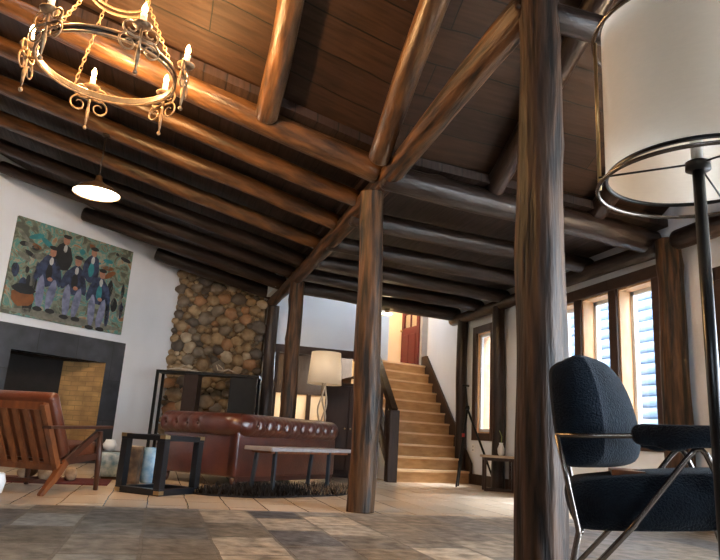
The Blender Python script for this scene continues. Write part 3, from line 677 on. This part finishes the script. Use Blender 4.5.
for i, (q, sv) in enumerate(sub):
    tn = (sub[min(i + 3, len(sub) - 1)][0] - sub[max(i - 3, 0)][0]).normalized(); out = V(tn.y, -tn.x, 0) * -1
    out = V(-tn.y, tn.x, 0); out = out if out.dot(q - V(SL / 2, SD * .7, 0)) > 0 else -out
    e = min(sv, arc[-1] - sv); cp = 1 if e > .03 else .6 + .4 * (e / .03) ** .5
    rings.append([q + V(0, 0, SHt - rr) + (out * math.cos(ph) + V(0, 0, 1) * math.sin(ph)) * radius(sv, ph) * cp for ph in [2 * PI * k / 30 for k in range(30)]])
roll = MB().rings(rings).build('rolled_top', 'leather', sf)
for q, _ in dots:
    i = min(range(len(sub)), key=lambda j: abs(sub[j][1] - q)); pt = sub[i][0]
    tn = (sub[min(i + 3, len(sub) - 1)][0] - sub[max(i - 3, 0)][0]).normalized(); out = V(-tn.y, tn.x, 0); out = out if out.dot(pt - V(SL / 2, SD * .7, 0)) > 0 else -out
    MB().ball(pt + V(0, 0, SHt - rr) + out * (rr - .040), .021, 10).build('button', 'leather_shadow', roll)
MB().tube([rings[[j for j in range(len(sub)) if sub[j][1] >= armL + .10][0]][k] * 1.0 for k in range(30)], .005, 6, loop=True).build('piping', 'leather_shadow', roll)

# fur rug under the bench
fr = thing('fur_rug', 'shaggy dark fur rug under the bench behind the sofa', 'rug', (1.26, 6.60, 0), .55)
MB().prism([(.92 * math.cos(a) * (1 + .12 * math.sin(3 * a)), .42 * math.sin(a) * (1 + .15 * math.cos(2 * a)), .002) for a in [2 * PI * k / 40 for k in range(40)]], (0, 0, .014)).build('hide', 'fur', fr)
rf = random.Random(4); hm = MB().use('fur').use('fur_tan')
for k in range(3800):
    a = rf.uniform(0, 2 * PI); q = rf.random() ** .5 * 1.0; x = .92 * math.cos(a) * (1 + .12 * math.sin(3 * a)) * q; y = .42 * math.sin(a) * (1 + .15 * math.cos(2 * a)) * q
    hm.use('fur_tan' if (x > .1 and rf.random() < .55) else 'fur'); h = rf.uniform(.025, .095); t = rf.uniform(0, 2 * PI); dx, dy = .04 * math.cos(t), .04 * math.sin(t); w = .009
    v = [hm.bm.verts.new(c) for c in ((x - w * math.sin(t), y + w * math.cos(t), .012), (x + w * math.sin(t), y - w * math.cos(t), .012), (x + dx, y + dy, .012 + h))]
    fc = hm.bm.faces.new(v); fc.material_index = hm.mi
tag(hm.build('pile', None, fr), kind='stuff')

# bench behind the sofa
bd = B
bn = thing('bench', 'long grey bench with slim steel legs behind the sofa', 'bench', (1.035, 6.157, .016), bd)
MB().b2((0, 0, .392), (1.50, .34, .43), .004).build('top', 'bench_top', bn)
for x in (.13, 1.06):
    for y, q in ((.06, -.02), (.28, .02)): MB().bar((x, y, .392), (x - .03, y + q, 0), .034, .03).build('leg', 'blue_steel', bn)
MB().b2((.06, .05, .37), (1.42, .29, .392)).build('apron', 'teak', bn)

# black open cube table with brass corners
ct = thing('cube_table', 'open black cube-frame side table with brass corners', 'table', (.065, 5.884, 0), math.atan2(.371, .339))
ca, cb, chh, cw = .52, .50, .50, .068
fm = MB()
for x in (0, ca - cw):
    for y in (0, cb - cw): fm.b2((x, y, cw), (x + cw, y + cw, chh - cw))
fm.build('uprights', 'black_lacquer', ct) if False else None
for x in (0, ca - cw):
    for y in (0, cb - cw): MB().b2((x, y, .055), (x + cw, y + cw, chh - .045), .003).build('leg', 'black_lacquer', ct)
for z0, z1, nm in ((chh - .045, chh, 'top_frame'), (.015, .055, 'bottom_frame')):
    m = MB(); m.b2((0, 0, z0), (ca, cw, z1)); m.b2((0, cb - cw, z0), (ca, cb, z1)); m.b2((0, cw, z0), (cw, cb - cw, z1)); m.b2((ca - cw, cw, z0), (ca, cb - cw, z1)); m.build(nm, 'black_lacquer', ct)
MB().b2((.03, .03, 0), (ca - .03, cb - .03, .02)).build('plinth', 'black_lacquer', ct)
MB().b2((cw, cw, chh - .012), (ca - cw, cb - cw, chh - .004)).build('glass_top', 'glass', ct)
for x in (-.003, ca - .057):
    for y in (-.003, cb - .057):
        for z in (.012, chh - .028): MB().b2((x, y, z), (x + .06, y + .06, z + .031)).build('corner_cap', 'brass', ct)

# stump stool and blue stool behind it
so = thing('log_stump', 'rough bark-covered log stump seen through the cube table', 'stump', (-.225, 7.15, 0))
rings = []
for z in [i * .04 for i in range(10)]:
    rings.append([V(.115 * (1 + .22 * mnoise.noise(V(math.cos(a) * 1.6, math.sin(a) * 1.6, z * 4))) * math.cos(a), .115 * (1 + .22 * mnoise.noise(V(math.cos(a) * 1.6, math.sin(a) * 1.6, z * 4))) * math.sin(a), z) for a in [2 * PI * k / 36 for k in range(36)]])
MB().rings(rings).build('trunk', 'bark', so); MB().lathe([(.001, .36), (.10, .36), (.10, .366), (.001, .368)]).build('cut_top', 'driftwood', so)
bs = tag(MB().lathe([(.07, 0), (.085, .02), (.10, .1), (.105, .18), (.10, .28), (.08, .35), (.001, .36)], seg=32).build('garden_stool', 'blue_glaze', None, (-.04, 7.26, 0)), 'blue glazed drum stool seen through the cube table', 'stool')

# left lounge chair: slatted wood back
lo = V(-1.119, 5.83, 0)
lc_ = thing('lounge_chair', 'slatted wooden lounge chair with tan leather cushions, seen from behind', 'armchair', lo, -math.radians(29))
hw = .33
def bk_(t): return (-.10 + .29 * (1 - t), .18 + .51 * t)   # y, z along the back from bottom to top
for sx in (-1, 1):
    y0, z0 = bk_(0); y1, z1 = bk_(1)
    MB().bar((sx * hw, y0 + .02, z0 - .04), (sx * hw, y1, z1), .045, .05).build('back_stile', 'teak', lc_)
    MB().tube([(sx * (hw + .02), .0, 0), (sx * (hw + .02), .13, .12), (sx * (hw + .02), .24, .25)], [.7 * .03, .7 * .045, .7 * .05], 4, sq=(1, 1.2)).build('leg', 'teak', lc_)
    MB().tube([(sx * (hw + .02), .72, 0), (sx * (hw + .02), .70, .25), (sx * (hw + .02), .66, .50)], [.02, .026, .026], 8).build('leg', 'dark_teak', lc_)
    MB().bar((sx * (hw + .02), .20, .22), (sx * (hw + .02), .62, .48), .028, .05).build('arm_brace', 'dark_teak', lc_)
    MB().prism([(sx * (hw + .02) - .04, -.05, .505), (sx * (hw + .02) + .04, -.05, .505), (sx * (hw + .02) + .045, .6, .52), (sx * (hw + .02) + .02, .82, .53), (sx * (hw + .02) - .04, .82, .53)], (0, 0, .022)).build('armrest', 'dark_teak', lc_)
    MB().bar((sx * hw, .15, .235), (sx * hw, .72, .29), .03, .05).build('side_rail', 'dark_teak', lc_)
for tt, h_ in ((.97, .06), (.06, .06)):
    y, z = bk_(tt); MB().bar((-hw, y, z), (hw, y, z), .06 if False else .028, h_).build('back_rail', 'teak', lc_)
for k in range(6):
    x = -hw + .075 + k * (2 * hw - .15) / 5; y0, z0 = bk_(.08); y1, z1 = bk_(.95)
    MB().bar((x, y0, z0), (x, y1, z1), .052, .014).build('slat', 'teak', lc_)
MB().bar((-hw, .72, .27), (hw, .72, .27), .03, .05).build('front_rail', 'dark_teak', lc_)
MB().bar((-hw, .2, .24), (hw, .2, .24), .03, .05).build('rear_rail', 'dark_teak', lc_)
MB().bar((-hw - .02, .10, .10), (hw + .02, .10, .10), .02, .03).build('stretcher', 'dark_teak', lc_)
ang = math.atan2(-.29, .51)
MB().box((0, .175, .53), (2 * hw - .02, .11, .57), Matrix.Rotation(-ang, 3, 'X'), .04, 4).build('back_cushion', 'tan_leather', lc_)
MB().box((0, .50, .33), (2 * hw - .04, .52, .12), Matrix.Rotation(.09, 3, 'X'), .04, 4).build('seat_cushion', 'tan_leather', lc_)

# things on the floor by the hearth
tag(MB().b2((-2.2, 6.74, 0), (-.40, 7.40, .012)).build('area_rug', 'red_rug'), 'dark red rug lying behind the slatted lounge chair', 'rug')
pf = thing('ottoman', 'square blue and white patterned ottoman by the hearth', 'ottoman', (-.42, 7.62, 0), .25)
MB().b2((-.16, -.16, .03), (.16, .16, .27), .03, 3).build('cushion', 'print_blue', pf); MB().b2((-.13, -.13, 0), (.13, .13, .03)).build('base', 'dark_trim', pf)
ht = thing('hearth_table', 'low black round table between the fireplace and the cube table', 'table', (-.55, 8.7, 0))
MB().lathe([(.001, .22), (.22, .22), (.22, .24), (.001, .24)], seg=32).build('top', 'black_steel', ht); MB().lathe([(.02, .01), (.02, .22)], seg=12).build('stem', 'black_steel', ht); MB().lathe([(.001, 0), (.14, 0), (.14, .012), (.001, .014)]).build('foot', 'black_steel', ht)
tag(MB().lathe([(.04, 0), (.07, .03), (.085, .08), (.06, .12), (.055, .14), (.001, .13)], seg=20).build('jar', 'ceramic', None, (-.55, 8.68, .24)), 'white ceramic jar on the low round table by the fireplace', 'jar')
tag(MB().lathe([(.07, 0), (.11, .02), (.125, .10), (.11, .16), (.10, .165), (.001, .14)], seg=24).build('basin', 'ceramic', None, (-1.18, 5.62, 0)), 'white pot on the floor left of the slatted chair', 'pot')
for k, (x, y, z, a) in enumerate(((-1.15, 7.1, .075, .3), (-.95, 7.02, .075, .2), (-1.05, 7.07, .185, .28), (-.78, 7.16, .075, .5))):
    dv = V(math.cos(a + 1.2), math.sin(a + 1.2), 0) * .2
    log('firewood', V(x, y, z) - dv, V(x, y, z) + dv, .06, .055, 'firewood', ['left log of the small firewood heap on the red rug', 'middle log of the small firewood heap on the red rug', 'top log of the small firewood heap on the red rug', 'right log of the small firewood heap on the red rug'][k], 'firewood', seed=95 + k, group='firewood on the rug', knots=1, wob=.12)

# ---------------------------------------------------------------- right: black plush armchair
ac = thing('plush_armchair', 'black plush armchair with slim metal legs beside the near post', 'armchair', (1.852, 2.136, 0), -math.radians(36))
def smooth_poly(pts, it=2):
    for _ in range(it):
        o = []
        for i in range(len(pts)):
            a, b = pts[i], pts[(i + 1) % len(pts)]
            o += [(a[0] * .75 + b[0] * .25, a[1] * .75 + b[1] * .25), (a[0] * .25 + b[0] * .75, a[1] * .25 + b[1] * .75)]
        pts = o
    return pts
def loft(mb, prof, ys, fn): # profile in xz swept along y; fn(y, x, z) -> x, z
    return mb.rings([[V(fn(y, *q)[0], y, fn(y, *q)[1]) for q in prof] for y in ys])
bp_ = smooth_poly([(-.385, .865), (-.36, .90), (-.29, .92), (-.215, .945), (-.155, .925), (-.095, .835), (-.058, .705), (-.05, .57), (-.115, .53), (-.29, .518), (-.335, .555), (-.362, .69)])
y0, y1 = -.262, .19
ys = [y0 + (y1 - y0) * (i / 22) ** 1.5 for i in range(23)]
def bfn(y, x, z):
    t = (y - y0) / (y1 - y0)
    w = .57 + .45 * math.sin(min(1, t / .5) * PI / 2) - .12 * max(0, t - .6) / .4
    e = min(t / .06, (1 - t) / .12, 1); k = .93 + .07 * math.sqrt(max(e, 0))
    xr = -.37 + .012 * (1 - e); return xr + (x + .37) * w * (.97 + .03 * e), .72 + (z - .72) * k
loft(MB(), bp_, ys, bfn).build('backrest', 'plush', ac)
sp = smooth_poly([(-.32, .47), (-.24, .487), (-.05, .515), (.16, .537), (.30, .545), (.33, .50), (.31, .37), (.15, .338), (-.26, .30), (-.295, .32), (-.33, .42)])
ys = [-.245 + .49 * i / 20 for i in range(21)]
def sfn(y, x, z):
    t = (y + .245) / .49; e = min(min(t, 1 - t) / .1, 1); k = .93 + .07 * math.sqrt(max(e, 0))
    return x * k, .42 + (z - .42) * k + .012 * math.sin(PI * t) * (1 if z > .45 else 0)
loft(MB(), sp, ys, sfn).build('seat', 'plush', ac)
for sy_ in (-1, 1):
    y = sy_ * .262
    MB().tube([(-.352, y, .632), (-.20, y, .639), (-.08, y, .646), (.30, y, .655)], .0095, 10).build('arm_rail', 'steel_tube', ac)
    ap = smooth_poly([(-.093, .69), (.0, .688), (.33, .70), (.335, .63), (.10, .617), (.06, .60), (.02, .60), (-.01, .614), (-.088, .614)])
    ys = [y - .042 + .084 * i / 8 for i in range(9)]
    def afn(q, x, z):
        k = .9 + .1 * max(0, min(1, (.042 - abs(q - y)) / .014)) ** .5; return .12 + (x - .12) * (.97 + .03 * k), .652 + (z - .652) * k
    loft(MB(), ap, ys, afn).build('arm_pad', 'plush', ac)
    MB().tube([(-.348, y, .635), (-.31, y, .46), (-.28, y, .315), (-.278, y, .29), (-.32, y, .10), (-.335, y, 0)], .0105, 10).build('leg', 'steel_tube', ac)
    MB().tube([(-.40, y, 0), (-.10, y, .335), (.09, y, .585), (.112, y, .609), (.13, y, .612), (.145, y, .595), (.185, y, .50), (.33, y, 0)], .0105, 10).build('leg', 'steel_tube', ac)
MB().b2((-.16, -.20, .500), (-.045, .25, .522)).build('back_support', 'teak', ac)
MB().tube([(-.27, -.262, .302), (-.27, .262, .302)], .0095).build('crossbar', 'steel_tube', ac)
MB().tube([(.20, -.262, .35), (.20, .262, .35)], .0095).build('crossbar', 'steel_tube', ac)

# floor lamp
fp = thing('floor_lamp', 'black floor lamp with a big cream drum shade at the right edge', 'lamp', (1.228, 1.208, 0))
SZ, SR, SH = 1.28, .220, .44
MB().lathe([(.001, 0), (.15, 0), (.15, .012), (.02, .022), (.001, .022)], seg=36).build('base', 'lamp_black', fp)
MB().tube([(0, 0, .02), (0, 0, SZ + .03)], .0145, 14).build('pole', 'lamp_black', fp)
sd_ = MB().lathe([(SR, 0), (SR, SH)], (0, 0, SZ), 72, cap=False).build('shade', 'shade', fp)
for z in (0, SH): MB().lathe([(SR + .002, -.004), (SR + .002, .004), (SR - .006, .004), (SR - .006, -.004), (SR + .002, -.004)], (0, 0, SZ + z), 72, cap=False).build('shade_trim', 'lamp_black', sd_)
for z in (-.028, SH - .03): MB().tube([((SR + .022) * math.cos(a), (SR + .022) * math.sin(a), SZ + z) for a in [2 * PI * k / 72 for k in range(72)]], .0055, 8, loop=True).build('outer_hoop', 'steel_tube', fp)
for a in (146, 266, 26):
    a = math.radians(a); MB().tube([((SR + .016) * math.cos(a), (SR + .016) * math.sin(a), SZ - .028), ((SR + .016) * math.cos(a), (SR + .016) * math.sin(a), SZ + SH - .03)], .005, 8).build('hoop_strut', 'brass', fp)
for a in (150, 270, 30):
    a = math.radians(a); MB().tube([(0, 0, SZ + .03), ((SR + .02) * math.cos(a), (SR + .02) * math.sin(a), SZ - .0)], .0028, 6).build('spoke', 'lamp_black', fp)
MB().lathe([(.001, -.012), (.03, -.008), (.03, .012), (.001, .016)], (0, 0, SZ + .02), 20).build('hub', 'lamp_black', fp)
MB().lathe([(.014, .03), (.014, .09), (.03, .12), (.034, .15), (.025, .18), (.001, .19)], (0, 0, SZ), 18).build('bulb', 'ceramic', fp)

# tripod, low table, wall outlet
tp = thing('tripod', 'slim black tripod with a T-shaped handle by the narrow window', 'tripod', (4.21, 8.47, 0), -.28)
MB().tube([(-.035, 0, 1.08), (-.065, 0, 1.40)], .013).build('centre_column', 'black_steel', tp); MB().tube([(-.115, 0, 1.405), (-.015, 0, 1.40)], .014).build('handle', 'black_steel', tp)
MB().lathe([(.03, -.03), (.035, 0), (.025, .03)], (-.035, 0, 1.09), 14).build('collar', 'black_steel', tp)
for k, e in enumerate(((-.17, .0, 0), (.40, .03, 0), (-.10, .25, 0))):
    MB().tube([(-.035, 0, 1.08), (-.035 + (e[0] + .035) * .55, e[1] * .55, .5), e], [.016, .016, .012]).build('leg', 'black_steel', tp)
MB().lathe([(.02, 0), (.02, .05)], (-.085, 0, .68), 12).build('clip', 'red_band', tp)
lt = thing('low_table', 'small light-topped table with a dark sled frame under the slim wall post', 'table', (4.19, 7.97, 0), math.atan2(-.35, .9))
MB().b2((-.03, -.02, .43), (.42, .29, .46), .004).build('top', 'light_top', lt)
for y in (0, .24):
    for x in (0, .36): MB().b2((x, y, 0), (x + .03, y + .03, .43)).build('leg', 'dark_trim', lt)
    MB().b2((.03, y, 0), (.36, y + .03, .03)).build('floor_rail', 'dark_trim', lt)
    MB().b2((.03, y, .39), (.36, y + .03, .43)).build('top_rail', 'dark_trim', lt)
for x in (0, .36): MB().b2((x, .03, .39), (x + .03, .24, .43)).build('side_rail', 'dark_trim', lt)
vs = thing('vase', 'small white vase with a green sprig on the low table', 'vase', (4.47, 8.03, .46))
MB().lathe([(.03, 0), (.045, .03), (.05, .09), (.025, .15), (.028, .17), (.001, .165)], seg=18).build('body', 'ceramic', vs)
MB().tube([(0, 0, .15), (.01, 0, .25), (-.02, .01, .33)], .005, 6).build('sprig', 'green_leaf', vs)
ol = thing('wall_outlet', 'white outlet plate low on the wall under the narrow window', 'outlet', (4.698, 9.30, .53))
MB().b2((-.008, -.04, -.06), (0, .04, .06), .002).build('plate', 'white_plastic', ol); MB().b2((-.011, -.015, .012), (-.007, .015, .04)).b2((-.011, -.015, -.04), (-.007, .015, -.012)).build('socket', 'grey_paint', ol)

sc2 = thing('added_sconce', 'added out-of-view warm sconce on the right wall beyond the brown door', 'wall lamp', (4.70, 3.30, 1.75))  # unseen lamp, added to warm the right wall around the stout post
MB().b2((-.02, -.05, -.08), (0, .05, .08), .006).build('backplate', 'iron', sc2); MB().tube([(-.01, 0, 0), (-.09, 0, -.02), (-.10, 0, .04)], .008).build('arm', 'iron', sc2)
MB().lathe([(.05, .06), (.085, .22)], (-.10, 0, 0), 24, cap=False).build('shade', 'shade', sc2); MB().ball((-.10, 0, .10), .025, 10).build('bulb', 'bulb_small', sc2)
point('light', (-.10, 0, .18), 75, (1, .70, .40), .03, sc2)

# ---------------------------------------------------------------- daylight
w = bpy.data.worlds.new('sky'); bpy.context.scene.world = w; w.use_nodes = True
bg = w.node_tree.nodes['Background']; bg.inputs['Color'].default_value = (.74, .87, 1., 1); bg.inputs['Strength'].default_value = 15.0
sl = bpy.data.lights.new('hazy_sun', 'SUN'); sl.energy = 24.; sl.angle = math.radians(28); sl.color = (.86, .93, 1.)
so_ = bpy.data.objects.new('hazy_sun', sl); C.objects.link(so_); so_.rotation_euler = V(-.60, -.12, -.80).to_track_quat('-Z', 'Y').to_euler()
def portal(loc, rot, sx, sy_):
    l = bpy.data.lights.new('portal', 'AREA'); l.shape = 'RECTANGLE'; l.size = sx; l.size_y = sy_; l.cycles.is_portal = True
    o = bpy.data.objects.new('portal', l); C.objects.link(o); o.location = loc; o.rotation_euler = rot
for a, b, z0, z1 in [(a, b, .74, 2.36) for a, b in RH] + [(8.74, 9.2, .76, 2.31), (1.3, 3.1, .06, 2.55), (-1.2, 1.1, .06, 2.55), (-4.6, -1.4, .06, 2.55)]:
    portal((4.93, (a + b) / 2, (z0 + z1) / 2), (0, PI / 2, 0), z1 - z0, b - a)
portal((4.0, 10.8, 4.72), (0, 0, 0), 1., .6)

# ---------------------------------------------------------------- camera and view
cam = bpy.data.cameras.new('camera'); co = bpy.data.objects.new('camera', cam); C.objects.link(co)
cam.sensor_width = 36; cam.lens = 640 / 720 * 36; cam.clip_start = .05
co.location = (0, 0, H)
co.matrix_world = Matrix.Translation((0, 0, H)) @ Matrix.Rotation(math.radians(-16.2), 4, 'Z') @ Matrix.Rotation(PI / 2 + math.radians(13.84), 4, 'X') @ Matrix.Rotation(math.radians(3.5), 4, 'Z')
sc_ = bpy.context.scene; sc_.camera = co
vs_ = sc_.view_settings; vs_.view_transform = 'Standard'; vs_.look = 'None'; vs_.gamma = 1; vs_.exposure = 1.08; vs_.use_curve_mapping = False
sc_.cycles.max_bounces = 10; sc_.cycles.diffuse_bounces = 6; sc_.cycles.use_denoising = True
